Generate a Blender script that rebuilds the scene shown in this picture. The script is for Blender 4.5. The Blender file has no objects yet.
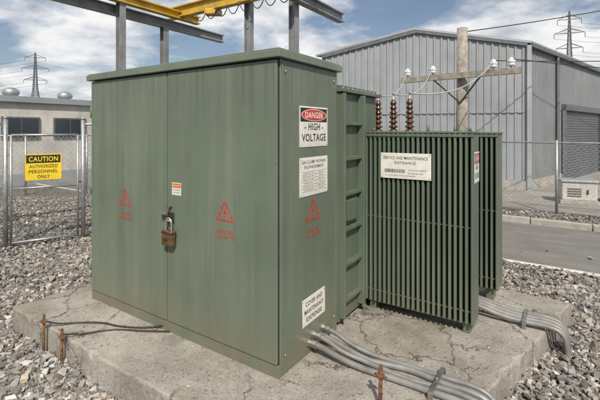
import bpy, bmesh, math, random
import numpy as np
from mathutils import Vector, Matrix
random.seed(7); rng=np.random.default_rng(7)
scene=bpy.context.scene
COL=scene.collection
H=1.88; PAD=0.22
CX,CY=-0.14,2.64
A=Vector((0.8308,-0.5565,0)); V=Vector((0.5565,0.8308,0)); UP=Vector((0,0,1))
ROT=math.atan2(A.y,A.x)
def Lw(x,y,z=0): return Vector((CX,CY,0))+A*x+V*y+Vector((0,0,z))

# ------------------------------------------------------------ materials
def newmat(name):
    m=bpy.data.materials.new(name); m.use_nodes=True
    nt=m.node_tree; nt.nodes.clear()
    o=nt.nodes.new('ShaderNodeOutputMaterial'); b=nt.nodes.new('ShaderNodeBsdfPrincipled')
    nt.links.new(b.outputs[0],o.inputs[0])
    return m,nt,b
def N(nt,t,**k):
    n=nt.nodes.new(t)
    for a,v in k.items(): setattr(n,a,v)
    return n
def noise(nt,scale,detail=3,rough=.6,stretch=None,src='Object'):
    tc=N(nt,'ShaderNodeTexCoord'); mp=N(nt,'ShaderNodeMapping')
    nt.links.new(tc.outputs[src],mp.inputs[0])
    if stretch: mp.inputs['Scale'].default_value=stretch
    n=N(nt,'ShaderNodeTexNoise'); n.inputs['Scale'].default_value=scale
    n.inputs['Detail'].default_value=min(detail,6); n.inputs['Roughness'].default_value=rough
    nt.links.new(mp.outputs[0],n.inputs['Vector']); return n.outputs['Fac']
def ramp(nt,fac,stops):
    r=N(nt,'ShaderNodeValToRGB'); nt.links.new(fac,r.inputs[0])
    e=r.color_ramp.elements
    while len(e)<len(stops): e.new(.5)
    for i,(p,c) in enumerate(stops):
        e[i].position=p
        e[i].color=(c,c,c,1) if isinstance(c,(int,float)) else (*c,1)
    return r.outputs[0]
def mix(nt,fac,a,b,mode='MIX'):
    m=N(nt,'ShaderNodeMix',data_type='RGBA',blend_type=mode)
    for s,v in ((0,fac),(6,a),(7,b)):
        if hasattr(v,'is_linked'): nt.links.new(v,m.inputs[s])
        else: m.inputs[s].default_value=v if s==0 else (*v,1)
    return m.outputs[2]
def math_(nt,op,a,b=None,clamp=False):
    m=N(nt,'ShaderNodeMath',operation=op); m.use_clamp=clamp
    for s,v in ((0,a),(1,b)):
        if v is None: continue
        if hasattr(v,'is_linked'): nt.links.new(v,m.inputs[s])
        else: m.inputs[s].default_value=v
    return m.outputs[0]
def maprange(nt,v,a,b,c=0,d=1):
    mr=N(nt,'ShaderNodeMapRange'); nt.links.new(v,mr.inputs[0])
    for i,x in zip((1,2,3,4),(a,b,c,d)): mr.inputs[i].default_value=x
    return mr.outputs[0]
def bump(nt,b,h,strength,dist):
    n=N(nt,'ShaderNodeBump'); n.inputs['Strength'].default_value=strength; n.inputs['Distance'].default_value=dist
    nt.links.new(h,n.inputs['Height']); nt.links.new(n.outputs[0],b.inputs['Normal'])

def simple(name,c,rough=.6,metal=0,var=.15,scale=8,bs=.15,bd=.002,rust=0,dirt=None):
    m,nt,b=newmat(name)
    f=noise(nt,scale,2)
    lo=tuple(x*(1-var*1.6) for x in c); hi=tuple(min(1,x*(1+var)) for x in c)
    col=ramp(nt,f,[(.3,lo),(.7,hi)])
    if dirt:
        col=mix(nt,math_(nt,'MULTIPLY',ramp(nt,noise(nt,2.2,5,.7,(1,1,.35)),[(.45,0),(.72,1)]),dirt),col,(.12,.10,.075))
    if rust:
        col=mix(nt,ramp(nt,noise(nt,scale*1.7,5,.75),[(1-rust,0),(1-rust+.06,1)]),col,(.13,.05,.02))
    nt.links.new(col,b.inputs['Base Color'])
    b.inputs['Metallic'].default_value=metal
    b.inputs['Roughness'].default_value=rough
    if bs>.16: bump(nt,b,noise(nt,scale*6,2),bs,bd)
    return m

def paint(name,c,streak=.35,rough=.5,zlo=.22,drips=False,grime=.85):
    m,nt,b=newmat(name)
    big=ramp(nt,noise(nt,1.3,3,.6),[(.3,tuple(x*.84 for x in c)),(.7,tuple(x*1.10 for x in c))])
    st=ramp(nt,noise(nt,1,4,.65,(15,15,.6)),[(.48,0),(.75,1)])
    col=mix(nt,math_(nt,'MULTIPLY',st,streak),big,tuple(x*.5+.012 for x in c))
    st2=ramp(nt,noise(nt,1,4,.6,(6,6,.35)),[(.48,0),(.8,1)])
    col=mix(nt,math_(nt,'MULTIPLY',st2,.22),col,(.33,.34,.27))
    cl=ramp(nt,noise(nt,3.2,6,.72),[(.50,0),(.68,1)])
    col=mix(nt,math_(nt,'MULTIPLY',cl,.22),col,(.10,.10,.072))
    tc=N(nt,'ShaderNodeTexCoord'); sp=N(nt,'ShaderNodeSeparateXYZ'); nt.links.new(tc.outputs['Object'],sp.inputs[0])
    gr=math_(nt,'MULTIPLY',maprange(nt,sp.outputs[2],zlo,zlo+.45,1,0),ramp(nt,noise(nt,5,6,.75,(1,1,.5)),[(.30,0),(.60,1)]))
    col=mix(nt,math_(nt,'MULTIPLY',gr,grime),col,(.17,.145,.10))
    if drips:
        tp=math_(nt,'MULTIPLY',maprange(nt,sp.outputs[2],1.75,2.36,0,1),ramp(nt,noise(nt,1,4,.7,(24,24,.5)),[(.47,0),(.66,1)]))
        col=mix(nt,math_(nt,'MULTIPLY',tp,.42),col,(.055,.060,.042))
        dx=math_(nt,'ABSOLUTE',math_(nt,'ADD',sp.outputs[0],1.10))
        mk=math_(nt,'MULTIPLY',maprange(nt,dx,.0,.06,1,0),math_(nt,'MULTIPLY',maprange(nt,sp.outputs[2],.45,1.12,0,1),maprange(nt,sp.outputs[2],1.14,1.20,1,0)))
        mk=math_(nt,'MULTIPLY',mk,ramp(nt,noise(nt,1,4,.7,(50,50,1.2)),[(.38,0),(.6,1)]))
        col=mix(nt,math_(nt,'MULTIPLY',mk,.75),col,(.12,.065,.035))
    ch=ramp(nt,noise(nt,22,5,.75),[(.66,0),(.695,1)])
    col=mix(nt,math_(nt,'MULTIPLY',ch,.65),col,(.12,.055,.028))
    sc=ramp(nt,noise(nt,5,6,.82,(1,1,3)),[(.65,0),(.69,1)])
    col=mix(nt,math_(nt,'MULTIPLY',sc,.35),col,(.33,.34,.28))
    nt.links.new(col,b.inputs['Base Color'])
    nt.links.new(ramp(nt,cl,[(0,rough-.04),(1,rough+.18)]),b.inputs['Roughness'])
    bump(nt,b,noise(nt,1.7,1,.4),.45,.025)
    return m

GREEN=paint('green_paint',(.132,.168,.126),streak=.28,drips=True)
GREEN2=paint('green_paint_lid',(.145,.182,.138),streak=.2)
GREENR=paint('green_paint_radiator',(.100,.133,.098),streak=.4,grime=.6)
GREEND=simple('green_paint_shaded_core',(.028,.038,.03),.8)  # radiator green darkened, so the shade between the fins is in the colour
GAP=simple('dark_gap',(.012,.014,.012),.9)
STEEL=simple('galvanised_steel',(.42,.43,.43),.45,.7,.15,14)
GREYSTEEL=simple('painted_grey_steel',(.25,.265,.28),.5,.1,.15,4,rust=.28,dirt=.6)
CONDUIT=simple('conduit_grey',(.25,.25,.245),.45,.15,.15,10,dirt=.6)
FIT=simple('conduit_fitting',(.36,.35,.33),.4,.8,.2,20,rust=.3)
BRASS=simple('padlock_brass',(.20,.125,.06),.45,.6,.3,30,rust=.35)
DARKSTEEL=simple('dark_steel',(.08,.065,.05),.5,.6,.3,30,rust=.35)
RUST=simple('rust',(.19,.09,.04),.85,.2,.45,30,.4,.004)
WHITE=simple('sign_white',(.72,.71,.66),.45,0,.08,6,dirt=.35)
RED=simple('sign_red',(.55,.035,.025),.45,0,.12,6)
REDI=simple('stencil_red',(.54,.05,.03),.6,0,.35,30)
BLACK=simple('sign_black',(.018,.018,.018),.5,0,.1)
YEL=simple('sign_yellow',(.78,.56,.02),.45,0,.08,6,dirt=.2)
ORANGE=simple('sticker_orange',(.7,.16,.03),.5)
YSTEEL=simple('crane_yellow',(.60,.38,.03),.45,0,.15,3,rust=.25,dirt=.5)
CERAM=simple('brown_porcelain',(.085,.038,.022),.18,0,.2,8,0.02)
PORC=simple('white_porcelain',(.68,.69,.70),.2,0,.08,8,.02)
WIRE=simple('wire_light',(.50,.50,.49),.4,.2)
CABLE=simple('cable_black',(.03,.03,.03),.6)
WOOD=simple('weathered_pole',(.30,.275,.235),.85,0,.25,9,.5,.006)
CLAD=simple('wall_cladding_blue_grey',(.295,.32,.345),.5,.1,.08,.6,.04,dirt=.3)
CLAD_SHADED=simple('wall_cladding_shaded_side',(.20,.218,.235),.5,.1,.08,.6,.04,dirt=.35)  # same cladding made darker: the side walls' shade is put into the colour
ROOF=simple('roof_sheet',(.32,.34,.36),.5,.2,.1,.8,.04)
TRIM=simple('trim_dark',(.12,.132,.145),.5,.1)
WALLW=simple('wall_light',(.54,.53,.49),.7,0,.1,1.2,.1,dirt=.35)
GLASS=simple('window_glass',(.03,.04,.05),.12,0,.1,1,.0)
DOORM=simple('shutter_grey',(.11,.122,.135),.5,.2,.1,1,dirt=.3)
KERB=simple('kerb_concrete',(.37,.355,.325),.9,0,.15,6,.4,.006,dirt=.4)
LINE=simple('road_line_white',(.66,.65,.60),.7,0,.2,18,.2,dirt=.3)
LATT=simple('lattice_steel',(.16,.17,.18),.6,.2)

def concrete():
    m,nt,b=newmat('concrete_pad')
    base=ramp(nt,noise(nt,1.6,6,.72),[(.3,(.22,.20,.172)),(.5,(.355,.332,.292)),(.72,(.465,.438,.39))])
    fine=ramp(nt,noise(nt,55,4,.7),[(.3,.58),(.65,1.06)])
    col=mix(nt,.8,base,fine,'MULTIPLY')
    stain=ramp(nt,noise(nt,.9,6,.68),[(.49,0),(.62,1)])
    col=mix(nt,math_(nt,'MULTIPLY',stain,.5),col,(.15,.127,.097))
    wet=ramp(nt,noise(nt,2.7,6,.7),[(.56,0),(.64,1)])
    col=mix(nt,math_(nt,'MULTIPLY',wet,.35),col,(.11,.10,.085))
    pits=ramp(nt,noise(nt,38,2,.6),[(.65,0),(.69,1)])
    col=mix(nt,math_(nt,'MULTIPLY',pits,.6),col,(.09,.08,.068))
    tc=N(nt,'ShaderNodeTexCoord')
    ns=N(nt,'ShaderNodeTexNoise'); ns.inputs['Scale'].default_value=3.5; ns.inputs['Detail'].default_value=6; ns.inputs['Roughness'].default_value=.7
    nt.links.new(tc.outputs['Object'],ns.inputs['Vector'])
    va=N(nt,'ShaderNodeVectorMath',operation='SCALE'); va.inputs['Scale'].default_value=.45; nt.links.new(ns.outputs['Color'],va.inputs[0])
    vb=N(nt,'ShaderNodeVectorMath',operation='ADD'); nt.links.new(tc.outputs['Object'],vb.inputs[0]); nt.links.new(va.outputs[0],vb.inputs[1])
    vo=N(nt,'ShaderNodeTexVoronoi',feature='DISTANCE_TO_EDGE'); vo.inputs['Scale'].default_value=1.7; nt.links.new(vb.outputs[0],vo.inputs['Vector'])
    cr=ramp(nt,vo.outputs['Distance'],[(.003,1),(.011,0)])
    msk=ramp(nt,noise(nt,1.1,3,.5),[(.43,0),(.51,1)])
    cr=math_(nt,'MULTIPLY',cr,msk)
    col=mix(nt,math_(nt,'MULTIPLY',cr,.85),col,(.045,.038,.03))
    nt.links.new(col,b.inputs['Base Color']); b.inputs['Roughness'].default_value=.92
    h=math_(nt,'SUBTRACT',math_(nt,'ADD',noise(nt,7,5,.7),math_(nt,'MULTIPLY',noise(nt,90,2,.7),.25)),math_(nt,'ADD',cr,math_(nt,'MULTIPLY',pits,.3)))
    bump(nt,b,h,.8,.014)
    return m
CONC=concrete()

def ground_mat():
    m,nt,b=newmat('gravel_ground')
    tc=N(nt,'ShaderNodeTexCoord')
    def vor(s,feat='F1'):
        v=N(nt,'ShaderNodeTexVoronoi',feature=feat); v.inputs['Scale'].default_value=s
        nt.links.new(tc.outputs['Object'],v.inputs['Vector']); return v
    v1=vor(34); v2=vor(34,'DISTANCE_TO_EDGE')
    sp=N(nt,'ShaderNodeSeparateColor'); nt.links.new(v1.outputs['Color'],sp.inputs[0])
    st=ramp(nt,sp.outputs[0],[(0,(.12,.11,.098)),(.4,(.215,.20,.18)),(.75,(.32,.30,.27)),(1,(.44,.415,.375))])
    edge=ramp(nt,v2.outputs['Distance'],[(.0,.3),(.10,1)])
    col=mix(nt,1.0,st,edge,'MULTIPLY')
    big=ramp(nt,noise(nt,.35,4,.6),[(.3,.8),(.7,1.1)])
    col=mix(nt,1.0,col,big,'MULTIPLY')
    nt.links.new(col,b.inputs['Base Color']); b.inputs['Roughness'].default_value=.95
    bump(nt,b,v2.outputs['Distance'],1.0,.05)
    return m
GROUND=ground_mat()

def asphalt():
    m,nt,b=newmat('asphalt')
    f=ramp(nt,noise(nt,90,3,.7),[(.3,(.11,.107,.10)),(.7,(.21,.204,.19))])
    big=ramp(nt,noise(nt,.7,5,.65),[(.3,.75),(.7,1.2)])
    col=mix(nt,1,f,big,'MULTIPLY')
    dust=ramp(nt,noise(nt,1.6,6,.7,(.4,1.8,1)),[(.45,0),(.72,1)])
    col=mix(nt,math_(nt,'MULTIPLY',dust,.5),col,(.29,.272,.24))
    nt.links.new(col,b.inputs['Base Color']); b.inputs['Roughness'].default_value=.9
    bump(nt,b,noise(nt,120,2,.6),.4,.004)
    return m
ASPH=asphalt()

def stone_mat():
    m,nt,b=newmat('gravel_stone')
    at=N(nt,'ShaderNodeAttribute'); at.attribute_name='tint'
    col=mix(nt,.8,at.outputs['Color'],ramp(nt,noise(nt,60,2,.7),[(.3,.7),(.7,1.15)]),'MULTIPLY')
    nt.links.new(col,b.inputs['Base Color']); b.inputs['Roughness'].default_value=.95
    return m
STONE=stone_mat()

# ------------------------------------------------------------ mesh helpers
def link(o,parent=None):
    COL.objects.link(o)
    if parent: o.parent=parent
    return o
def empty(name,loc=(0,0,0),rotz=0,mat=None):
    e=bpy.data.objects.new(name,None); COL.objects.link(e); e.empty_display_size=.1
    if mat is not None: e.matrix_world=mat
    else: e.location=loc; e.rotation_euler=(0,0,rotz)
    return e
def site(name): return empty(name,(CX,CY,0),ROT)
def mesh(name,vs,fs,mat,parent=None,smooth=False):
    me=bpy.data.meshes.new(name); me.from_pydata([tuple(v) for v in vs],[],fs); me.update()
    me.materials.append(mat)
    if smooth: me.shade_smooth()
    return link(bpy.data.objects.new(name,me),parent)
def boxes(name,bl,mat,parent=None,bevel=0.0,seg=1):
    bm=bmesh.new()
    for b_ in bl:
        x0,x1,y0,y1,z0,z1=b_
        r=bmesh.ops.create_cube(bm,size=1)
        for v in r['verts']:
            v.co=Vector(((x0+x1)/2+v.co.x*(x1-x0),(y0+y1)/2+v.co.y*(y1-y0),(z0+z1)/2+v.co.z*(z1-z0)))
    if bevel>0:
        bmesh.ops.bevel(bm,geom=bm.edges[:],offset=bevel,segments=seg,affect='EDGES',profile=.5)
    me=bpy.data.meshes.new(name); bm.to_mesh(me); bm.free(); me.materials.append(mat)
    return link(bpy.data.objects.new(name,me),parent)
def box(name,x0,x1,y0,y1,z0,z1,mat,parent=None,bevel=0.0,seg=1):
    return boxes(name,[(x0,x1,y0,y1,z0,z1)],mat,parent,bevel,seg)
def tubes(name,segs,mat,parent=None,n=10,smooth=True):
    vs=[];fs=[]
    for p0,p1,r0,r1 in segs:
        p0=Vector(p0);p1=Vector(p1);d=(p1-p0).normalized()
        u=d.orthogonal().normalized(); w=d.cross(u); b=len(vs)
        for p,r in ((p0,r0),(p1,r1)):
            for i in range(n):
                a=2*math.pi*i/n+math.pi/n; vs.append(p+u*(r*math.cos(a))+w*(r*math.sin(a)))
        for i in range(n): fs.append((b+i,b+(i+1)%n,b+n+(i+1)%n,b+n+i))
        fs.append(tuple(b+n-1-i for i in range(n))); fs.append(tuple(b+n+i for i in range(n)))
    o=mesh(name,vs,fs,mat,parent)
    if smooth and n>5:
        for p in o.data.polygons: p.use_smooth=len(p.vertices)==4
    return o
def lathe(name,prof,loc,mat,parent=None,n=24,axis=None):
    vs=[];fs=[]
    for r,z in prof:
        for i in range(n):
            a=2*math.pi*i/n; vs.append(Vector(loc)+Vector((r*math.cos(a),r*math.sin(a),z)))
    for k in range(len(prof)-1):
        for i in range(n): fs.append((k*n+i,k*n+(i+1)%n,(k+1)*n+(i+1)%n,(k+1)*n+i))
    fs.append(tuple(reversed(range(n)))); fs.append(tuple((len(prof)-1)*n+i for i in range(n)))
    return mesh(name,vs,fs,mat,parent,True)
def curve(name,pts,r,mat,parent=None,kind='NURBS',res=3,cyc=False):
    cu=bpy.data.curves.new(name,'CURVE'); cu.dimensions='3D'; cu.bevel_depth=r; cu.bevel_resolution=res; cu.use_fill_caps=True
    s=cu.splines.new(kind); s.points.add(len(pts)-1)
    for p,q in zip(s.points,pts): p.co=(*q,1)
    if kind=='NURBS': s.order_u=3; s.use_endpoint_u=True; s.resolution_u=8
    s.use_cyclic_u=cyc
    cu.materials.append(mat)
    return link(bpy.data.objects.new(name,cu),parent)
def sagpts(p,q,sag,n=14):
    p=Vector(p);q=Vector(q); return [p.lerp(q,i/n)-Vector((0,0,sag*4*(i/n)*(1-i/n))) for i in range(n+1)]

# ------------------------------------------------------------ text / signs
def text_geo(s,w,h,bold=.018):
    cu=bpy.data.curves.new('t','FONT'); cu.body=s; cu.offset=bold; cu.resolution_u=3; cu.space_character=1.08
    o=bpy.data.objects.new('t',cu); COL.objects.link(o); bpy.context.view_layer.update()
    me=bpy.data.meshes.new_from_object(o.evaluated_get(bpy.context.evaluated_depsgraph_get()))
    vs=[v.co.copy() for v in me.vertices]; fs=[tuple(p.vertices) for p in me.polygons]
    bpy.data.objects.remove(o); bpy.data.curves.remove(cu); bpy.data.meshes.remove(me)
    xs=[v.x for v in vs]; ys=[v.y for v in vs]
    cx=(min(xs)+max(xs))/2; cy=(min(ys)+max(ys))/2; sx=w/(max(xs)-min(xs)); sy=h/(max(ys)-min(ys))
    return [Vector(((v.x-cx)*sx,(v.y-cy)*sy,0)) for v in vs],fs
def sign(name,pos,d,w,h,items,back=WHITE,thick=.003,tilt=0,plate=True):
    d=Vector(d).normalized(); n=d.cross(UP)
    M=Matrix(((d.x,UP.x,n.x,pos[0]),(d.y,UP.y,n.y,pos[1]),(d.z,UP.z,n.z,pos[2]),(0,0,0,1)))@Matrix.Rotation(tilt,4,'Z')
    e=empty(name,mat=M)
    if plate:
        box('plate',-w/2,w/2,-h/2,h/2,0,thick,back,e,.0008)
        if w>.18: tubes('rivets',[((sx*(w/2-.013),sy*(h/2-.013),thick),(sx*(w/2-.013),sy*(h/2-.013),thick+.003),.005,.004) for sx in (-1,1) for sy in (-1,1)],STEEL,e,8)
    for i,it in enumerate(items):
        if it[0]=='r':
            _,cx,cy,ww,hh,m,l=it; z=thick+.0006*l
            mesh('panel',[(cx-ww/2,cy-hh/2,z),(cx+ww/2,cy-hh/2,z),(cx+ww/2,cy+hh/2,z),(cx-ww/2,cy+hh/2,z)],[(0,1,2,3)],m,e)
        elif it[0]=='e':
            _,cx,cy,ww,hh,m,l=it; z=thick+.0006*l
            mesh('oval',[(cx+ww/2*math.cos(a*math.pi/16),cy+hh/2*math.sin(a*math.pi/16),z) for a in range(32)],[tuple(range(32))],m,e)
        elif it[0]=='t':
            _,cx,cy,ww,hh,m,l,s=it; z=thick+.0006*l
            vs,fs=text_geo(s,ww,hh,.018 if hh>.03 else .008); mesh('lettering',[v+Vector((cx,cy,z)) for v in vs],fs,m,e)
        elif it[0]=='p':
            _,pts,fs,m,l=it; z=thick+.0006*l
            mesh('symbol',[(x,y,z) for x,y in pts],fs,m,e)
    return e
def volt_items(s,m=REDI):
    R=s/math.sqrt(3)
    o=[(R*math.cos(a),R*math.sin(a)) for a in (math.pi/2,math.pi*7/6,math.pi*11/6)]
    i=[(x*.78,y*.78) for x,y in o]
    it=[('p',o+i,[(0,1,4,3),(1,2,5,4),(2,0,3,5)],m,1)]
    k=s
    bolt=[(.02*k,.30*k),(-.11*k,.02*k),(-.02*k,.03*k),(-.05*k,-.18*k),(.10*k,.10*k),(.01*k,.10*k),(.07*k,.30*k)]
    it.append(('p',bolt,[tuple(range(7))],m,1))
    return it

# ------------------------------------------------------------ ground, road
G=1500
mesh('ground',[(-G,-G,0),(G,-G,0),(G,G,0),(-G,G,0)],[(0,1,2,3)],GROUND)
R=site('road'); 
mesh('asphalt_surface',[(-60,4.1,.004),(90,4.1,.004),(90,7.0,.004),(-60,7.0,.004)],[(0,1,2,3)],ASPH,R)
mesh('edge_line',[(-60,4.22,.008),(90,4.22,.008),(90,4.34,.008),(-60,4.34,.008)],[(0,1,2,3)],LINE,R)
K=site('kerb')
boxes('kerb_stones',[(x,x+.985,7.0,7.14,-.05,.12) for x in range(-30,60)],KERB,K,.012)
Y=site('yard_pavement')
mesh('slab',[(-2.5,8.6,.004),(90,8.6,.004),(90,60,.004),(-2.5,60,.004)],[(0,1,2,3)],simple('yard_concrete',(.28,.27,.25),.9,0,.15,1,.3,.01,dirt=.4),Y)

# ------------------------------------------------------------ concrete pad
padpoly=[(-2.72,-.52),(0.98,-.52),(1.14,.5),(1.63,2.5),(-2.72,2.62)]
def make_pad():
    out=[]
    for i,(x0,y0) in enumerate(padpoly):
        x1,y1=padpoly[(i+1)%len(padpoly)]; L=math.hypot(x1-x0,y1-y0); n=int(L/.035)
        nx,ny=(y1-y0)/L,-(x1-x0)/L
        for k in range(n):
            t=k/n; s=(i*7+t*L)
            j=.006*math.sin(s*5.1)+.004*math.sin(s*13.7+1)+random.uniform(-.0025,.0025)
            out.append((x0+(x1-x0)*t+nx*j,y0+(y1-y0)*t+ny*j,nx,ny))
    n=len(out); vs=[];
    chip=[max(0,random.gauss(0,1)-.9)*.018 for _ in out]
    chip=[(chip[i-1]+2*chip[i]+chip[(i+1)%n])/2.2 for i in range(n)]
    for i,(x,y,nx,ny) in enumerate(out): c=.010+chip[i]*1.4; vs.append((x-nx*c,y-ny*c,PAD))
    for i,(x,y,nx,ny) in enumerate(out): c=.003+chip[i]*.5; vs.append((x-nx*c,y-ny*c,PAD-.005-chip[i]*.5))
    for i,(x,y,nx,ny) in enumerate(out): vs.append((x,y,PAD-.014-chip[i]*1.6))
    for i,(x,y,nx,ny) in enumerate(out): vs.append((x+nx*random.uniform(-.004,.006),y+ny*random.uniform(-.004,.006),PAD-.11))
    for x,y,nx,ny in out: vs.append((x+nx*.004,y+ny*.004,-.1))
    fs=[tuple(range(n))]
    for k in range(4):
        for i in range(n): fs.append((k*n+(i+1)%n,k*n+i,(k+1)*n+i,(k+1)*n+(i+1)%n))
    p=site('concrete_pad'); mesh('slab',vs,fs,CONC,p)
make_pad()

# ------------------------------------------------------------ electrical cabinet
c=site('electrical_cabinet'); z0=PAD; z1=2.36
box('body',-2.30,0,0.018,.805,z0,z1,GREEN,c,.006,2)
box('base_channel',-2.30,-.0,-.002,.0175,z0,z0+.085,GREEN,c,.003)
box('door_recess',-2.29,-.01,.006,.0175,z0+.088,z1-.004,GAP,c)
box('door_left',-2.295,-1.147,-.012,.012,z0+.092,z1-.008,GREEN,c,.005,2)
box('door_right',-1.137,-.012,-.012,.012,z0+.092,z1-.008,GREEN,c,.005,2)
box('lid_skirt',-2.335,.032,-.042,.842,z1+.002,z1+.055,GREEN2,c,.006,2)
box('lid_top',-2.32,.018,-.028,.83,z1+.056,z1+.066,GREEN2,c,.003)
for zz in (.5,1.25,2.0):
    tubes('hinge',[((-2.308,-.004,zz),(-2.308,-.004,zz+.12),.011,.011)],GREEN,c)
box('side_panel_edge',.0005,.006,.03,.04,z0+.05,z1-.02,GREEN2,c,.001)
tubes('side_bolts',[((0,.07,zz),(.008,.07,zz),.009,.009) for zz in (.35,2.28)]+[((0,.75,zz),(.008,.75,zz),.009,.009) for zz in (.35,2.28)],STEEL,c,6)
box('hasp_plate',-1.125,-1.045,-.020,-.0125,1.12,1.21,DARKSTEEL,c,.003)
box('hasp_plate_fixed',-1.21,-1.155,-.019,-.0125,1.13,1.20,GREEN2,c,.003)
box('hasp_strap',-1.19,-1.06,-.027,-.0205,1.145,1.185,DARKSTEEL,c,.003)
tubes('staple',[((-1.09,-.02,1.15),(-1.09,-.055,1.15),.006,.006),((-1.09,-.055,1.15),(-1.06,-.055,1.15),.006,.006),((-1.06,-.055,1.15),(-1.06,-.02,1.15),.006,.006)],STEEL,c,8)
tubes('handle',[((-1.085,-.012,1.25),(-1.085,-.045,1.25),.010,.010),((-1.085,-.045,1.255),(-1.085,-.045,1.16),.009,.007)],DARKSTEEL,c,10)
p=site('padlock')
pts=[(-1.105,-.05,1.07)]+[(-1.07-.034*math.cos(t*math.pi/8),-.05,1.13+.04*math.sin(t*math.pi/8)) for t in range(9)]+[(-1.036,-.05,1.07)]
curve('shackle',pts,.0075,STEEL,p,'POLY')
box('lock_body',-1.132,-1.008,-.074,-.028,.950,1.075,BRASS,p,.010,3)
box('lock_band',-1.1335,-1.0065,-.0755,-.0265,1.045,1.06,DARKSTEEL,p,.002)
lathe('keyhole_boss',[(.018,0),(.018,.004),(.006,.004)],(0,0,0),DARKSTEEL,p).matrix_local=Matrix.Translation((-1.07,-.074,1.005))@Matrix.Rotation(math.pi/2,4,'X')

def fp(x,z,off=-.0125): v=Lw(x,off,z); return v
def sp_(y,z,off=.001): return Lw(off,y,z)
tx=[('t',0,-.128,.17,.025,REDI,1,'DANGEROUS'),('t',0,-.166,.19,.025,REDI,1,'HIGH VOLTAGE')]
sign('voltage_warning_sign',fp(-1.73,1.25),A,.2,.2,volt_items(.18)+tx,plate=False,thick=.0005)
sign('voltage_warning_sign',fp(-.485,1.265),A,.2,.2,volt_items(.18)+tx,plate=False,thick=.0005)
sign('voltage_warning_sign',sp_(.43,1.26),V,.2,.2,volt_items(.20)+tx,plate=False,thick=.0005)
def danger_items(w,h):
    return [('r',0,h*.29,w*.94,h*.34,BLACK,1),('e',0,h*.29,w*.9,h*.30,WHITE,2),('e',0,h*.29,w*.86,h*.27,RED,3),
     ('t',0,h*.29,w*.64,h*.15,WHITE,4,'DANGER'),('t',0,h*.0,w*.66,h*.18,BLACK,1,'- HIGH -'),('t',0,-h*.27,w*.86,h*.19,BLACK,1,'VOLTAGE')]
sign('danger_sign',sp_(.44,1.905),V,.40,.30,danger_items(.40,.30))
w,h=.40,.285
it=[('t',0,h*.38,w*.86,h*.085,BLACK,1,'GAS CLAMP PHONERS'),('t',0,h*.25,w*.7,h*.085,BLACK,1,'ENDANGERMENT')]
for i in range(7):
    y=h*(.13-.085*i); it.append(('r',0,y,w*.88,.0018,BLACK,1))
    if i<6: it+= [('t',-w*.2,y-h*.042,w*(.3+.1*random.random()),h*.035,BLACK,1,'specification data'),('t',w*.25,y-h*.042,w*(.15+.12*random.random()),h*.035,BLACK,1,'rated kVA')]
it.append(('r',w*.06,-h*.125,.0016,h*.51,BLACK,2))
sign('data_plate_sign',sp_(.44,1.535),V,w,h,it)
w,h=.32,.20
sign('notice_sign',sp_(.44,.545),V,w,h,[('t',0,h*.28,w*.74,h*.17,BLACK,1,'COVER AND'),('t',0,0,w*.84,h*.17,BLACK,1,'MAINTENANCE'),('t',0,-h*.28,w*.68,h*.17,BLACK,1,'EXPENSE')],tilt=.03)
w,h=.11,.10
sign('inspection_sticker',fp(-1.02,1.405),A,w,h,[('r',0,h*.26,w*.92,h*.36,ORANGE,1),('t',0,h*.26,w*.7,h*.14,WHITE,2,'NOTICE'),('t',0,-h*.08,w*.8,h*.1,BLACK,1,'AUTHORIZED'),('t',0,-h*.3,w*.7,h*.1,BLACK,1,'ACCESS')],thick=.001)

# ------------------------------------------------------------ transformer
t=site('power_transformer')
box('control_tank',-1.5,0.0,.83,1.62,PAD+.04,2.20,GREENR,t,.005,2)
box('control_tank_cover',-1.54,.045,.815,1.66,2.202,2.235,GREENR,t,.004,2)
box('control_tank_cap',-1.50,.01,.85,1.62,2.236,2.262,GREENR,t,.006,2)
boxes('tank_stiffeners',[(.0005,.05,.86,1.19,z,z+.03) for z in (.42,.72,1.02,1.32,1.62,1.92)],GREENR,t,.003)
boxes('tank_posts',[(.0006,.06,.835,.859,.30,2.19),(.0006,.07,1.191,1.225,.30,2.19)],GREENR,t,.003)
tubes('tank_bolts',[((.02,y,2.205),(.02,y,2.245),.009,.009) for y in np.arange(.88,1.64,.09)],STEEL,t,6)
box('tank_side_box',.002,.045,.93,1.12,1.10,1.28,GREENR,t,.004)
boxes('skid_base',[(-1.5,-.05,.9,1.0,PAD,PAD+.05),(-.4,.85,1.62,1.70,PAD,PAD+.10),(-.4,.85,1.90,1.98,PAD,PAD+.10)],GAP,t)
box('main_tank',-.45,.80,1.64,1.98,PAD+.1,1.82,GREENR,t,.006,2)
box('main_tank_cover',-.48,.83,1.615,2.005,1.822,1.85,GREENR,t,.004)
def bank(x0,x1,y0,y1,zb,zt,n,nm):
    P=(x1-x0)/n; T=.0112
    boxes(nm+'_fins',[(x0+i*P-T,x0+i*P+T,y0,y1,zb+random.uniform(-.002,.002),zt) for i in range(n+1)],GREENR,t,.008,3)
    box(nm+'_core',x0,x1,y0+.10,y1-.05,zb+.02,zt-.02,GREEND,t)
    boxes(nm+'_headers',[(x0-.02,x1+.02,y0+.006,y1-.006,zt+.0005,zt+.020),(x0-.012,x1+.012,y0+.05,y1-.02,zb-.022,zb-.0035)],GREENR,t,.004)
    boxes(nm+'_top_band',[(x0-.016,x1+.016,y0-.006,y0-.0008,zt-.028,zt-.004)],GREENR,t,.002)
    boxes(nm+'_tie_bar',[(x0-.013,x1+.013,y0+.022,y0+.034,z,z+.012) for z in (zb+.09,(zb+zt)/2,)],GREENR,t,.002)
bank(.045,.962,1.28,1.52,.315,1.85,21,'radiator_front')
bank(.14,1.04,2.04,2.36,.36,1.84,20,'radiator_rear')
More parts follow.
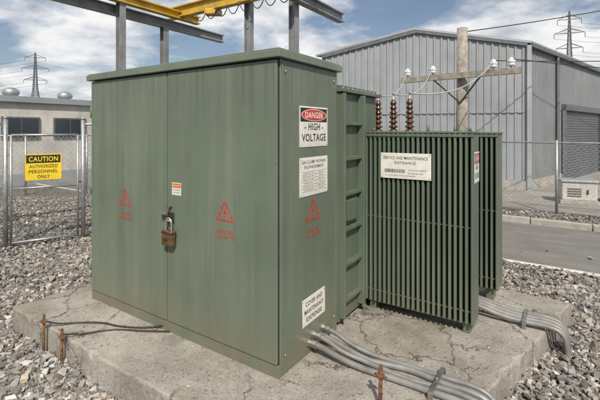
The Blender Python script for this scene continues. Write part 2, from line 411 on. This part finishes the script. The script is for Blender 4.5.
tubes('radiator_pipes',[((x,1.50,z),(x,1.66,z),.04,.04) for x in (.2,.75) for z in (.5,1.7)]+[((x,1.96,z),(x,2.1,z),.04,.04) for x in (.3,.7) for z in (.5,1.7)],GREENR,t,16)
tubes('lift_lugs',[((x,1.38,1.87),(x,1.38,1.90),.014,.012) for x in (.08,.93)]+[((x,1.7,1.85),(x,1.7,1.92),.014,.012) for x in (.5,.74)],GREENR,t,10)
boxes('radiator_feet',[(.06,.12,1.34,1.48,PAD,.2925),(.88,.94,1.34,1.48,PAD,.2925),(.2,.26,2.1,2.3,PAD,.3375),(.94,1.0,2.1,2.3,PAD,.3375)],GREENR,t,.003)
bt=[]
for x in (-.05,.115,.285):
    prof=[(.045,0),(.045,.03),(.03,.035)]
    z=.04
    for k in range(6):
        r=.048-.003*k
        prof+=[(.024,z),(.026,z+.012),(r,z+.020),(r,z+.026),(.026,z+.040)]; z+=.048
    prof+=[(.022,z),(.022,z+.01)]
    lathe('bushing',prof,(x,1.80,1.85),CERAM,t)
    lathe('bushing_flange',[(.06,0),(.06,.018),(.05,.02)],(x,1.80,1.8505),STEEL,t)
    lathe('bushing_terminal',[(.012,0),(.014,.03),(.008,.032),(.008,.07),(.013,.072),(.013,.085),(.004,.087)],(x,1.80,1.85+z),STEEL,t)
    bt.append(Lw(x,1.80,1.85+z+.07))

w,h=.45,.225
it=[('t',0,h*.31,w*.88,h*.12,BLACK,1,'SERVICE AND MAINTENANCE'),('t',0,h*.12,w*.42,h*.11,BLACK,1,'ENTRANCE')]
x=-w*.42
while x<w*.0:
    bw=random.choice((.002,.003,.005)); it.append(('r',x,-h*.2,bw,h*.14,BLACK,1)); x+=bw+random.choice((.002,.004))
it+=[('t',w*.24,-h*.15,w*.35,h*.05,BLACK,1,'serial number 48-2210'),('t',w*.2,-h*.27,w*.28,h*.05,BLACK,1,'oil immersed unit'),('t',-w*.1,-h*.38,w*.6,h*.05,BLACK,1,'do not open while energised')]
sign('service_sign',Lw(.42,1.272,1.565),A,w,h,it)
sign('danger_sign',Lw(.976,1.40,1.575),V,.20,.25,danger_items(.20,.25))

# ------------------------------------------------------------ conduits
cd=site('cable_conduits')
for i in range(4):
    y=.37+i*.066
    rr=(.021,.018,.021,.017)[i]
    e=.035*math.sin(i*2.1)
    zs=PAD+.085+(.03 if i%2 else 0)
    pts=[(.0,y,zs),(.10,y,zs),(.24,y-.01,PAD+.06),(.42,y+.01+e,PAD+rr+.004),(.7,y+.03-e,PAD+rr+.004),(.95,y+.03+e*.5,PAD+rr+.004),(1.06,y+.03,PAD+.03),(1.20,y+.035,PAD+.01),(1.27,y+.03,PAD-.12),(1.30,y+.03,-.12)]
    curve('conduit',pts,rr,CONDUIT,cd,res=4)
    z=zs
    tubes('coupling',[((.0,y,z),(.016,y,z),.035,.035),((.016,y,z),(.055,y,z),.027,.027),((.055,y,z),(.072,y,z),.031,.031)],FIT,cd,8,False)
for xx in (.88,):
    boxes('strap',[(xx,xx+.03,.35,.655,PAD+.047,PAD+.052),(xx,xx+.03,.342,.3495,PAD+.001,PAD+.052),(xx,xx+.03,.6555,.663,PAD+.001,PAD+.052)],FIT,cd,.001)
    tubes('strap_bolt',[((xx+.015,.497,PAD+.052),(xx+.015,.497,PAD+.068),.010,.010)],FIT,cd,6)
cd2=site('cable_conduits')
for i in range(4):
    y=1.70+i*.062
    pts=[(.80,y,PAD+.11),(.95,y,PAD+.10),(1.10,y,PAD+.06),(1.30,y+.01,PAD+.045),(1.45,y+.02,PAD+.05),(1.555,y+.02,PAD+.03),(1.60,y+.02,PAD-.06),(1.61,y+.02,-.12)]
    curve('conduit',pts,.020,CONDUIT,cd2,res=4)
boxes('strap',[(1.28,1.31,1.67,1.93,PAD+.069,PAD+.075),(1.28,1.31,1.663,1.6695,PAD+.001,PAD+.075),(1.28,1.31,1.9305,1.937,PAD+.001,PAD+.075)],FIT,cd2,.001)
def stake(x,y,zb,zt,clamp=True):
    s=site('ground_rod'); tubes('rod',[((x,y,zb),(x+.004,y,zt),.012,.011)],RUST,s,10)
    boxes('clamp',[(x-.02,x+.024,y-.018,y+.018,zt-.075,zt-.05)],RUST,s,.004)
    tubes('clamp_bolt',[((x-.035,y,zt-.062),(x+.04,y,zt-.062),.006,.006)],RUST,s,6)
stake(-2.02,-.56,-.1,.35); stake(-1.72,-.56,-.1,.31)
stake(.66,.13,PAD,.47)
gw=site('ground_wire')
curve('wire',[(-2.02,-.56,.30),(-1.98,-.50,.25),(-1.9,-.35,PAD+.01),(-1.7,-.22,PAD+.01),(-1.55,-.20,PAD+.01),(-1.35,-.10,PAD+.01),(-1.25,-.02,PAD+.02),(-1.2,.0,PAD+.03)],.007,DARKSTEEL,gw)
curve('wire_b',[(-1.72,-.56,.27),(-1.68,-.48,.24),(-1.6,-.33,PAD+.01),(-1.5,-.22,PAD+.01),(-1.3,-.13,PAD+.01),(-1.1,-.02,PAD+.02)],.006,DARKSTEEL,gw)

# ------------------------------------------------------------ gravel stones
def in_poly(px,py,poly,grow=0):
    ok=np.ones(len(px),bool); n=len(poly)
    for i in range(n):
        x0,y0=poly[i];x1,y1=poly[(i+1)%n]; Ln=math.hypot(x1-x0,y1-y0)
        nx,ny=(y1-y0)/Ln,-(x1-x0)/Ln
        ok&=((px-x0)*nx+(py-y0)*ny)<grow
    return ok
def stones():
    n=740000
    Yc=rng.uniform(1.2,11,n); Xc=rng.uniform(-10,8.5,n)
    dist=np.hypot(Xc,Yc)
    keep=(np.abs(Xc)/Yc<.98)&(rng.random(n)<np.clip(1.3-dist/7.5,0.10,1))
    dx=Xc-CX; dy=Yc-CY; lx=dx*A.x+dy*A.y; ly=dx*V.x+dy*V.y
    keep&=~in_poly(lx,ly,padpoly,.005)
    keep&=~((ly>4.08+rng.normal(0,.02,n))&(ly<7.16)&(rng.random(n)<.9988)); keep&=~(ly>8.6)
    keep&=~((lx>-3.0)&(lx<.0)&(ly>2.4))
    Xc=Xc[keep];Yc=Yc[keep]; m=len(Xc)
    V0=np.array([(x,y,z) for x in(-1,1) for y in(-1,1) for z in(-1,1)],float)*.72
    F0=np.array([(0,1,3),(0,3,2),(4,6,7),(4,7,5),(0,4,5),(0,5,1),(2,3,7),(2,7,6),(0,2,6),(0,6,4),(1,5,7),(1,7,3)])
    k=len(V0)
    sz=np.clip(rng.lognormal(math.log(.0125),.36,m),.006,.027)
    hill=.020*(np.sin(Xc*2.3+Yc*1.1)+np.sin(Xc*1.1-Yc*2.9+1)+1.2)
    zc=sz*rng.uniform(.1,1.4,m)+hill*rng.uniform(0,1,m)
    ne=420; ex=rng.uniform(-2.65,1.1,ne); ey=rng.uniform(-.48,2.3,ne)
    ed=np.minimum(np.minimum(ey+.52,1.2-ex),ex+2.72)
    kp=(rng.random(ne)<np.clip(.9-ed*2.2,.12,.9))&~((ex<.03)&(ex>-2.35)&(ey>-.04)&(ey<1.7)); ex=ex[kp];ey=ey[kp]; ne=len(ex)
    Xc=np.concatenate([Xc,CX+A.x*ex+V.x*ey]); Yc=np.concatenate([Yc,CY+A.y*ex+V.y*ey])
    es=rng.uniform(.003,.009,ne); sz=np.concatenate([sz,es]); zc=np.concatenate([zc,PAD+es*.4]); m+=ne
    sc=sz[:,None]*np.stack([rng.uniform(.9,1.6,m),rng.uniform(.7,1.1,m),rng.uniform(.5,.95,m)],1)
    P=(V0[None]+rng.uniform(-.46,.46,(m,k,3)))*sc[:,None,:]
    a=rng.uniform(0,6.28,m); b_=rng.normal(0,.6,m)
    cb,sb=np.cos(b_)[:,None],np.sin(b_)[:,None]
    y=P[...,1]*cb-P[...,2]*sb; z=P[...,1]*sb+P[...,2]*cb; x=P[...,0]
    ca,sa=np.cos(a)[:,None],np.sin(a)[:,None]
    X=x*ca-y*sa+Xc[:,None]; Y_=x*sa+y*ca+Yc[:,None]
    Z=z+zc[:,None]
    co=np.stack([X,Y_,Z],-1).reshape(-1,3)
    fa=(F0[None]+(np.arange(m)*k)[:,None,None]).reshape(-1,3)
    me=bpy.data.meshes.new('gravel'); me.vertices.add(len(co)); me.vertices.foreach_set('co',co.astype('f').ravel())
    me.loops.add(fa.size); me.loops.foreach_set('vertex_index',fa.astype('i').ravel())
    me.polygons.add(len(fa)); me.polygons.foreach_set('loop_start',np.arange(0,fa.size,3,dtype='i'))
    me.update(calc_edges=True)
    at=me.color_attributes.new('tint','FLOAT_COLOR','POINT')
    g=np.clip(rng.lognormal(math.log(.24),.40,m),.07,.60)
    wrm=np.where(rng.random(m)<.25,rng.uniform(.12,.26,m),rng.uniform(.0,.13,m))
    cc=np.stack([g*(1+wrm*.8),g,g*(1-wrm*.9),np.ones(m)],1)
    at.data.foreach_set('color',np.repeat(cc,k,0).astype('f').ravel())
    me.materials.append(STONE); o=link(bpy.data.objects.new('gravel',me))
    me.shade_flat()
    print('stones',m)
stones()

# ------------------------------------------------------------ chain link fences
def chain(name,p0,p1,zb,zt,posts,parent,pitch=.065,wr=.0016):
    p0=Vector((*p0,0));p1=Vector((*p1,0)); L_=(p1-p0).length; d=(p1-p0)/L_; n=d.cross(UP); hh=zt-zb
    vs=[];fs=[]
    step=pitch*1.414
    def seg(s0,h0,s1,h1,off):
        q0=p0+d*s0+UP*(zb+h0)+n*off; q1=p0+d*s1+UP*(zb+h1)+n*off
        dd=(q1-q0).normalized(); u=n*wr; w_=dd.cross(n)*wr
        k=max(1,int((q1-q0).length/.22)); b=len(vs)
        for j in range(k+1):
            q=q0.lerp(q1,j/k)
            vs.extend([q+u+w_,q-u+w_,q-u-w_,q+u-w_])
        for j in range(k):
            c_=b+j*4
            for i in range(4): fs.append((c_+i,c_+(i+1)%4,c_+4+(i+1)%4,c_+4+i))
    s=-hh
    while s<L_:
        a0=max(0,-s); a1=min(hh,L_-s)
        if a1>a0:
            seg(s+a0,a0,s+a1,a1,.0017); seg(s+a0,hh-a0,s+a1,hh-a1,-.0017)
        s+=step
    mesh(name,vs,fs,STEEL,parent)
F0=Vector((-4.6,6.2,0)); fd=Vector((.87,.6,0)).normalized()
def fpt(s): return F0+fd*s
gf=empty('chain_link_gate')
s0,s1=.07,.99
tubes('gate_frame',[((*fpt(s0).xy,.08),(*fpt(s0).xy,1.80),.019,.019),((*fpt(s1).xy,.08),(*fpt(s1).xy,1.80),.019,.019),
   ((*fpt(s0).xy,1.80),(*fpt(s1).xy,1.80),.019,.019),((*fpt(s0).xy,.10),(*fpt(s1).xy,.10),.019,.019),((*fpt(s0).xy,.95),(*fpt(s1).xy,.95),.014,.014)],STEEL,gf,10)
chain('gate_mesh',fpt(s0).xy,fpt(s1).xy,.11,1.79,0,gf)
for zz in (.4,1.5): tubes('gate_hinge',[((*fpt(-.02).xy,zz),(*fpt(s0+.02).xy,zz),.014,.014)],STEEL,gf,8)
for zz in (1.0,): tubes('gate_latch',[((*fpt(s1).xy,zz),(*fpt(s1+.09).xy,zz),.016,.016)],DARKSTEEL,gf,8)
ff=empty('chain_link_fence')
segs=[]
for s in (-4.9,-2.45,0,1.07):
    q=fpt(s); segs.append(((q.x,q.y,-.1),(q.x,q.y,2.06),.034,.034)); segs.append(((q.x,q.y,2.06),(q.x,q.y,2.10),.040,.008))
tubes('posts',segs,STEEL,ff,14)
tubes('rails',[((*fpt(-4.9).xy,1.98),(*fpt(0).xy,1.98),.02,.02),((*fpt(-4.9).xy,.08),(*fpt(0).xy,.08),.012,.012)],STEEL,ff,10)
chain('mesh_near',fpt(-4.9).xy,fpt(0).xy,.08,1.98,0,ff)
q0=fpt(1.07); q1=q0+Vector((.557,.831,0))*9
segs=[]
for i in range(4):
    q=q0.lerp(q1,i/3)
    if i: segs.append(((q.x,q.y,-.1),(q.x,q.y,2.06),.034,.034))
tubes('posts_far',segs,STEEL,ff,12)
tubes('rail_far',[((q0.x,q0.y,1.98),(q1.x,q1.y,1.98),.02,.02)],STEEL,ff,10)
chain('mesh_far',q0.xy,q1.xy,.08,1.98,0,ff)
fb=empty('chain_link_fence')
b0=Vector((-12.5,10.2,0)); b1=Vector((-4.8,12.2,0))
tubes('posts',[((*b0.lerp(b1,i/5).xy,-.1),(*b0.lerp(b1,i/5).xy,1.75),.03,.03) for i in range(6)]+[((b0.x,b0.y,1.72),(b1.x,b1.y,1.72),.02,.02)],STEEL,fb,10)
chain('mesh',b0.xy,b1.xy,.05,1.72,0,fb,.08,.0018)
w,h=.50,.42
cp=fpt(.50)+fd.cross(UP)*.022
sign('caution_sign',(cp.x,cp.y,1.28),fd,w,h,[('r',0,h*.31,w*.94,h*.31,BLACK,1),('t',0,h*.31,w*.80,h*.19,YEL,2,'CAUTION'),('t',0,h*.03,w*.78,h*.13,BLACK,1,'AUTHORIZED'),('t',0,-h*.17,w*.80,h*.13,BLACK,1,'PERSONNEL'),('t',0,-h*.37,w*.34,h*.13,BLACK,1,'ONLY')],back=YEL)
fr=empty('chain_link_fence')
r0=Lw(-9,8.3); r1=Lw(16,8.3)
segs=[]
for i in range(13):
    q=r0.lerp(r1,i/12); segs.append(((q.x,q.y,-.1),(q.x,q.y,1.66),.03,.03))
segs.append(((r0.x,r0.y,1.6),(r1.x,r1.y,1.6),.02,.02)); segs.append(((r0.x,r0.y,.08),(r1.x,r1.y,.08),.012,.012))
tubes('posts_and_rails',segs,STEEL,fr,10)
chain('mesh',r0.xy,r1.xy,.08,1.6,0,fr,.075,.0019)

# ------------------------------------------------------------ corrugated warehouse
def corr(name,p0,p1,z0f,z1f,mat,parent,pitch=.22,dep=.035,skip=None):
    p0=Vector((*p0,0));p1=Vector((*p1,0)); L_=(p1-p0).length; d=(p1-p0)/L_; n=d.cross(UP)
    st=[];s=0
    while s<L_:
        for f,o in ((0,0),(.55,0),(.66,dep),(.89,dep)):
            if s+f*pitch<L_: st.append((s+f*pitch,o))
        s+=pitch
    st.append((L_,0)); vs=[];fs=[]
    for s,o in st:
        q=p0+d*s+n*o
        vs.append(q+UP*z0f(s)); vs.append(q+UP*z1f(s))
    for i in range(len(st)-1):
        fs.append((2*i,2*i+2,2*i+3,2*i+1))
    return mesh(name,vs,fs,mat,parent)
wb=empty('corrugated_warehouse')
WA=Vector((7.1,12.42,0)); WB=Vector((.81,14.58,0)); dR=Vector((.752,.659,0)).normalized(); LR=17
EZ=4.57; RZ=5.24
LF=(WA-WB).length
corr('front_wall',WB.xy,WA.xy,lambda s:-.05,lambda s:EZ+(RZ-EZ)*(1-abs(s/LF*2-1)),CLAD,wb)
E2=WA+dR*LR; E3=WB+dR*LR
corr('side_wall',WA.xy,E2.xy,lambda s:-.05,lambda s:EZ,CLAD_SHADED,wb)
corr('back_wall',E2.xy,E3.xy,lambda s:-.05,lambda s:EZ+(RZ-EZ)*(1-abs(s/LF*2-1)),CLAD,wb)
corr('far_side_wall',E3.xy,WB.xy,lambda s:-.05,lambda s:EZ,CLAD_SHADED,wb)
fdv=(WA-WB).normalized(); nf=fdv.cross(UP); M_=(WA+WB)/2
def roofslab(name,e,m):
    o=(e-m).normalized()*.16
    sl=(EZ-RZ)/((e-m).length)
    ee=e+o; ez=EZ+sl*.16+.04; mz=RZ+.04
    f=-dR*.12; g=dR*(LR+.12)
    pts=[]
    for dz in (0,.07):
        for q,zq in ((ee,ez),(m,mz)):
            pts.append(q+f+UP*(zq+dz)); pts.append(q+g+UP*(zq+dz))
    mesh(name,pts,[(0,1,3,2),(4,6,7,5),(0,2,6,4),(1,5,7,3),(0,4,5,1)],ROOF,wb)
roofslab('roof_east',WA,M_); roofslab('roof_west',WB,M_)
def bar(p,q,w_,h_,name,mat,parent,up=UP):
    p=Vector(p);q=Vector(q);d=(q-p).normalized(); s=d.cross(up).normalized(); u=s.cross(d)
    vs=[]
    for r in (p,q):
        for a,b in ((-1,-1),(1,-1),(1,1),(-1,1)): vs.append(r+s*(a*w_/2)+u*(b*h_/2))
    return mesh(name,vs,[(3,2,1,0),(4,5,6,7),(0,1,5,4),(1,2,6,5),(2,3,7,6),(3,0,4,7)],mat,parent)
off=nf*.07
bar(WB+off+UP*(EZ+.0),M_+off+UP*(RZ+.0),.05,.14,'barge_board_a',TRIM,wb)
bar(M_+off+UP*(RZ+.0),WA+off+UP*(EZ+.0),.05,.14,'barge_board_b',TRIM,wb)
sn=dR.cross(UP)
bar(WA+sn*.10+UP*(EZ-.04),E2+sn*.10+UP*(EZ-.04),.12,.12,'gutter',TRIM,wb)
bar(WA+nf*.03+sn*.03+UP*0,WA+nf*.03+sn*.03+UP*(EZ-.05),.14,.14,'corner_flashing',ROOF,wb,Vector((0,1,0)))
bar(WA+dR*2.6+sn*.10,WA+dR*2.6+sn*.10+UP*(EZ-.1),.09,.09,'downpipe',TRIM,wb,Vector((0,1,0)))
bar(WB+nf*.05+UP*.12,WA+nf*.05+UP*.12,.06,.34,'plinth',KERB,wb)
bar(WA+sn*.05+UP*.12,WA+dR*3.2+sn*.05+UP*.12,.06,.34,'plinth_side',KERB,wb)
bar(WB+nf*.05+UP*2.45,WA-fdv*.08+nf*.05+UP*2.45,.02,.03,'sheet_lap',CLAD,wb)
da=WA+dR*3.3+sn*.05; db=WA+dR*8.6+sn*.05
vs=[];fs=[];
for i in range(27):
    for k,o in ((0,0),(.5,.02)):
        z=(i+k)*.1
        vs+= [da+sn*o+UP*z, db+sn*o+UP*z]
for i in range(len(vs)//2-1): fs.append((2*i,2*i+1,2*i+3,2*i+2))
mesh('roller_door',vs,fs,DOORM,wb)
bar(da+sn*.05+UP*2.72,db+sn*.05+UP*2.72,.16,.22,'door_header',TRIM,wb)
for q in (da,db): bar(q+sn*.04,q+sn*.04+UP*2.6,.14,.12,'door_jamb',TRIM,wb,Vector((0,1,0)))
# ------------------------------------------------------------ left office building
lb=empty('industrial_building'); Q=Vector((-9.8,13,0)); BZ=2.82
b0=Q-V*9; b1=Q+V*16; back=-A*8
vs=[b0,b1,b1+back,b0+back]; vs=vs+[v+UP*BZ for v in vs]
mesh('walls',vs,[(0,1,5,4),(1,2,6,5),(2,3,7,6),(3,0,4,7)],WALLW,lb)
vs=[b0+A*.15-V*.15,b1+A*.15+V*.15,b1+back-A*.15+V*.15,b0+back-A*.15-V*.15]; vs=[v+UP*(BZ+.001) for v in vs]+[v+UP*(BZ+.20) for v in vs]
mesh('roof_edge',vs,[(0,1,5,4),(1,2,6,5),(2,3,7,6),(3,0,4,7),(4,5,6,7),(3,2,1,0)],ROOF,lb)
for s in np.arange(-8,15,1.6):
    p_=b0+V*(s+9)+A*.03
    bar(p_+UP*1.95,p_+V*1.15+UP*1.95,.05,.75,'window_frame',TRIM,lb)
    for k in (0,1): bar(p_+A*.02+V*(.05+k*.54)+UP*1.95,p_+A*.02+V*(.05+k*.54+.50)+UP*1.95,.03,.65,'window_glass',GLASS,lb)
bar(b0+A*.04+UP*.2,b1+A*.04+UP*.2,.05,.4,'plinth',ROOF,lb)
for s in (-1.0,1.2,3.2,-5):
    q=Q+V*s-A*2.5
    lathe('roof_ventilator',[(.16,0),(.16,.18),(.26,.22),(.30,.32),(.26,.42),(.12,.50),(.02,.52)],(q.x,q.y,BZ+.2),STEEL,lb,16)
sb=empty('storage_shed'); q=Vector((-34,34,0))
corr('front_wall',(q-V*12).xy,(q+V*34).xy,lambda s:0,lambda s:4.0,CLAD,sb,.5,.06)
q2=q-A*9
vs=[q-V*12+UP*4,q+V*34+UP*4,q2+V*34+UP*5.3,q2-V*12+UP*5.3]
mesh('roof',vs,[(0,1,2,3)],ROOF,sb)

# ------------------------------------------------------------ crane gantry
g=empty('gantry_crane')
def ibeam(p,q,w_,h_,nm,mat):
    p=Vector(p);q=Vector(q)
    bar(p+UP*(h_/2-.012),q+UP*(h_/2-.012),w_,.024,nm+'_top_flange',mat,g)
    bar(p-UP*(h_/2-.012),q-UP*(h_/2-.012),w_,.024,nm+'_bottom_flange',mat,g)
    bar(p,q,.02,h_-.05,nm+'_web',mat,g)
ZA=4.12
Ab=Vector((-3.97,6.7,0)); Bb=Vector((0,6.72,0))
ibeam(Ab-V*3.5+UP*ZA,Ab+V*3.7+UP*ZA,.14,.18,'runway_beam_a',GREYSTEEL)
ibeam(Bb-V*3.0+UP*ZA,Bb+V*1.5+UP*ZA,.14,.18,'runway_beam_b',GREYSTEEL)
def column(q,zt,w_=.12):
    for s in (-1,1): bar(q+A*(s*w_/2),q+A*(s*w_/2)+UP*zt,w_,.016,'column_flange',GREYSTEEL,g,A)
    bar(q,q+UP*zt,.016,w_-.02,'column_web',GREYSTEEL,g,A)
    boxes('base_plate',[(q.x-.14,q.x+.14,q.y-.14,q.y+.14,0,.03)],GREYSTEEL,g,.003)
column(Ab+V*.93+A*.14,4.9); column(Ab+V*2.0,ZA-.091)
column(Bb+V*.02-A*.14,5.0)
column(Vector((-.98,7.62,0)),4.9)
Yp=Vector((-2.56,8.48,0))
ibeam(Yp-A*.35+UP*(ZA+.28),Yp+A*4.2+UP*(ZA+.28),.14,.24,'bridge_girder',YSTEEL)
ibeam(Yp-V*2.4+UP*(ZA+.20),Yp+V*.5+UP*(ZA+.20),.14,.16,'end_truck',YSTEEL)
bar(Ab-V*.1+UP*(ZA+.01),Ab-V*.1+A*4.2+UP*(ZA+.01),.10,.12,'tie_beam',GREYSTEEL,g)
for k in range(9):
    a0=Yp+A*(.55+k*.3)+UP*(ZA+.14)-V*.06; a1=a0+A*.3
    curve('festoon_cable',sagpts(a0,a1,.17,8),.009,CABLE,g,'POLY',2)
    boxes('festoon_trolley',[(a0.x-.02,a0.x+.02,a0.y-.02,a0.y+.02,a0.z-.02,a0.z+.03)],DARKSTEEL,g)
hb=Yp+A*1.0+UP*(ZA+.05)
boxes('hoist',[(hb.x-.16,hb.x+.16,hb.y-.10,hb.y+.10,hb.z-.0,hb.z+.12)],YSTEEL,g,.02,2)

# ------------------------------------------------------------ utility pole
up=empty('utility_pole'); PP=Vector((3.76,9.2,0))
tubes('pole',[((PP.x,PP.y,-.2),(PP.x,PP.y,4.24),.15,.115)],WOOD,up,20)
al=Vector((2.67,10.1,3.12)); ar=Vector((4.68,8.32,3.12)); ad=(ar-al).normalized(); an=ad.cross(UP)
bar(al+an*.17,ar+an*.17,.11,.13,'crossarm',WOOD,up)
for s in (.55,-.55):
    m_=(al+ar)/2; bar(m_+an*.15+ad*s-UP*.03,Vector((PP.x,PP.y,2.5))+an*.14,.03,.03,'brace',DARKSTEEL,up)
ins=[]
for f in (.06,.30,.80,.93):
    q=al.lerp(ar,f)+an*.17+UP*.065
    tubes('pin',[(q,q+UP*.08,.012,.012)],DARKSTEEL,up,8)
    lathe('insulator',[(.03,0),(.075,.02),(.08,.045),(.05,.07),(.085,.09),(.08,.12),(.045,.14),(.05,.165),(.02,.19)],q+UP*.03,PORC,up,18)
    ins.append(q+UP*.19)
ow=empty('overhead_wires')
for i,(a_,b_) in enumerate(zip(bt,(ins[0],ins[1],ins[2]))):
    curve('service_wire',sagpts(a_,b_,.22),.009,WIRE,ow,'POLY',2)
tp=Vector((PP.x,PP.y,4.15))
curve('line_wire',sagpts(tp,(16,14,7.3),.15),.012,CABLE,ow,'POLY',2)
curve('line_wire',sagpts(ins[2],(20,12,4.9),.3),.010,CABLE,ow,'POLY',2)
curve('line_wire',sagpts(ins[3],(22,13,3.7),.3),.010,CABLE,ow,'POLY',2)

def vent_box(q,w_,d_,h_,rz):
    e=empty('equipment_box',(q[0],q[1],0),rz)
    box('base',-w_/2-.05,w_/2+.05,-d_/2-.05,d_/2+.05,0,.10,KERB,e,.01)
    box('housing',-w_/2,w_/2,-d_/2,d_/2,.101,h_,WALLW,e,.02,2)
    box('lid',-w_/2-.03,w_/2+.03,-d_/2-.03,d_/2+.03,h_+.001,h_+.06,ROOF,e,.015,2)
    boxes('louvres',[(-w_*.35,w_*.05,-d_/2-.02,-d_/2-.001,z,z+.025) for z in np.arange(.2,h_-.12,.06)],TRIM,e,.003)
    box('latch',w_*.2,w_*.25,-d_/2-.03,-d_/2-.001,h_*.5,h_*.7,DARKSTEEL,e,.004)
vent_box((7.15,10.25),.75,.55,.55,-.4); vent_box((8.0,10.0),.6,.5,.45,-.4)

# ------------------------------------------------------------ transmission towers
def tower(X,Y,Ht,bw,arms,rz,r=.14):
    e=empty('transmission_tower',(X,Y,0),rz); segs=[]
    def wz(z):
        t_=z/Ht
        return bw*(1-t_/.55)+bw*.22*(t_/.55) if t_<.55 else bw*.22*(1-(t_-.55)/.45)+.25*(t_-.55)/.45
    lv=[0]; 
    while lv[-1]<Ht-.5: lv.append(min(Ht,lv[-1]+max(1.6,wz(lv[-1])*.9)))
    for a,b in zip(lv,lv[1:]):
        wa,wb_=wz(a)/2,wz(b)/2
        ca=[(-wa,-wa,a),(wa,-wa,a),(wa,wa,a),(-wa,wa,a)]; cb=[(-wb_,-wb_,b),(wb_,-wb_,b),(wb_,wb_,b),(-wb_,wb_,b)]
        for i in range(4):
            j=(i+1)%4
            segs+=[(ca[i],cb[i],r,r),(ca[i],cb[j],r*.55,r*.55),(ca[j],cb[i],r*.55,r*.55),(cb[i],cb[j],r*.55,r*.55)]
    tips=[]
    for fz,al_ in arms:
        z=Ht*fz; h=wz(z)/2
        for s in (-1,1):
            tip=(s*al_,0,z); tips.append(tip)
            for yy in (-h,h): segs+=[((s*h,yy,z),tip,r*.7,r*.7),((s*h,yy,z+Ht*.035),tip,r*.7,r*.7)]
            segs.append((tip,(s*al_,0,z-Ht*.04),r*.8,r*.8))
    tubes('lattice',segs,LATT,e,4,False); 
    M=Matrix.Translation((X,Y,0))@Matrix.Rotation(rz,4,'Z')
    return [M@Vector((t_[0],t_[1],t_[2]-Ht*.04)) for t_ in tips]
t1=tower(-100,150,31.5,6,[(.93,3.4),(.80,4.4),(.66,3.8)],.3,.11)
t2=tower(95,140,44,7,[(.93,3.6),(.82,4.6),(.70,4.0)],-.4,.12)
tl=empty('transmission_lines')
for p_ in t1: curve('line',sagpts(p_,p_+Vector((-160,20,4)),6,16),.04,CABLE,tl,'POLY',0)
for p_ in t2: curve('line',sagpts(p_,p_+Vector((170,-10,6)),6,16),.04,CABLE,tl,'POLY',0)

# ------------------------------------------------------------ world, sun, camera
SD=Vector((.06,-.70,.70)).normalized()  # direction towards the sun
elev=math.asin(SD.z); az=math.atan2(SD.x,SD.y)
W=bpy.data.worlds.new("World"); scene.world=W; W.use_nodes=True; nt=W.node_tree; nt.nodes.clear()
out=N(nt,'ShaderNodeOutputWorld'); sky=N(nt,'ShaderNodeTexSky'); sky.sky_type='NISHITA'; sky.sun_disc=False
sky.sun_elevation=elev; sky.sun_rotation=az; sky.dust_density=1.6; sky.air_density=1.0
bg=N(nt,'ShaderNodeBackground'); bg.inputs[1].default_value=.09; nt.links.new(sky.outputs[0],bg.inputs[0])
tc=N(nt,'ShaderNodeTexCoord'); sx=N(nt,'ShaderNodeSeparateXYZ'); nt.links.new(tc.outputs['Generated'],sx.inputs[0])
dz=math_(nt,'ADD',math_(nt,'MAXIMUM',sx.outputs[2],0.0),.24)
cx_=math_(nt,'DIVIDE',sx.outputs[0],dz); cy_=math_(nt,'DIVIDE',sx.outputs[1],dz)
cb=N(nt,'ShaderNodeCombineXYZ'); nt.links.new(cx_,cb.inputs[0]); nt.links.new(cy_,cb.inputs[1])
def wn(scale,detail,rough,dist=0,loc=(0,0,0)):
    mp=N(nt,'ShaderNodeMapping'); mp.inputs['Location'].default_value=loc; nt.links.new(cb.outputs[0],mp.inputs[0])
    n=N(nt,'ShaderNodeTexNoise'); n.inputs['Scale'].default_value=scale; n.inputs['Detail'].default_value=detail; n.inputs['Roughness'].default_value=rough; n.inputs['Distortion'].default_value=dist
    nt.links.new(mp.outputs[0],n.inputs['Vector']); return n.outputs['Fac']
cov=ramp(nt,wn(1.55,6,.56,.1,(1.6,1.7,0)),[(.43,.06),(.485,.45),(.55,1)])
shade=ramp(nt,wn(2.3,5,.6,.1,(5,2,0)),[(.36,(.54,.58,.63)),(.50,(.83,.85,.88)),(.60,(1.0,.995,.985))])
bc=N(nt,'ShaderNodeBackground'); bc.inputs[1].default_value=.95; nt.links.new(shade,bc.inputs[0])
ms=N(nt,'ShaderNodeMixShader'); nt.links.new(cov,ms.inputs[0]); nt.links.new(bg.outputs[0],ms.inputs[1]); nt.links.new(bc.outputs[0],ms.inputs[2])
nt.links.new(ms.outputs[0],out.inputs[0])

sl=bpy.data.lights.new('sun','SUN'); sl.energy=4.6; sl.angle=math.radians(.6); sl.color=(1,.92,.80)
so=bpy.data.objects.new('sun',sl); COL.objects.link(so); so.rotation_euler=(-SD).to_track_quat('-Z','Y').to_euler()

cam=bpy.data.cameras.new('camera'); co=bpy.data.objects.new('camera',cam); COL.objects.link(co)
co.location=(0,0,H); co.rotation_euler=(math.radians(90),0,0)
cam.sensor_width=36; cam.lens=397/600*36; cam.shift_y=-70/600; cam.clip_start=.05; cam.clip_end=5000
scene.camera=co
scene.view_settings.view_transform='Standard'; scene.view_settings.look='None'; scene.view_settings.exposure=0
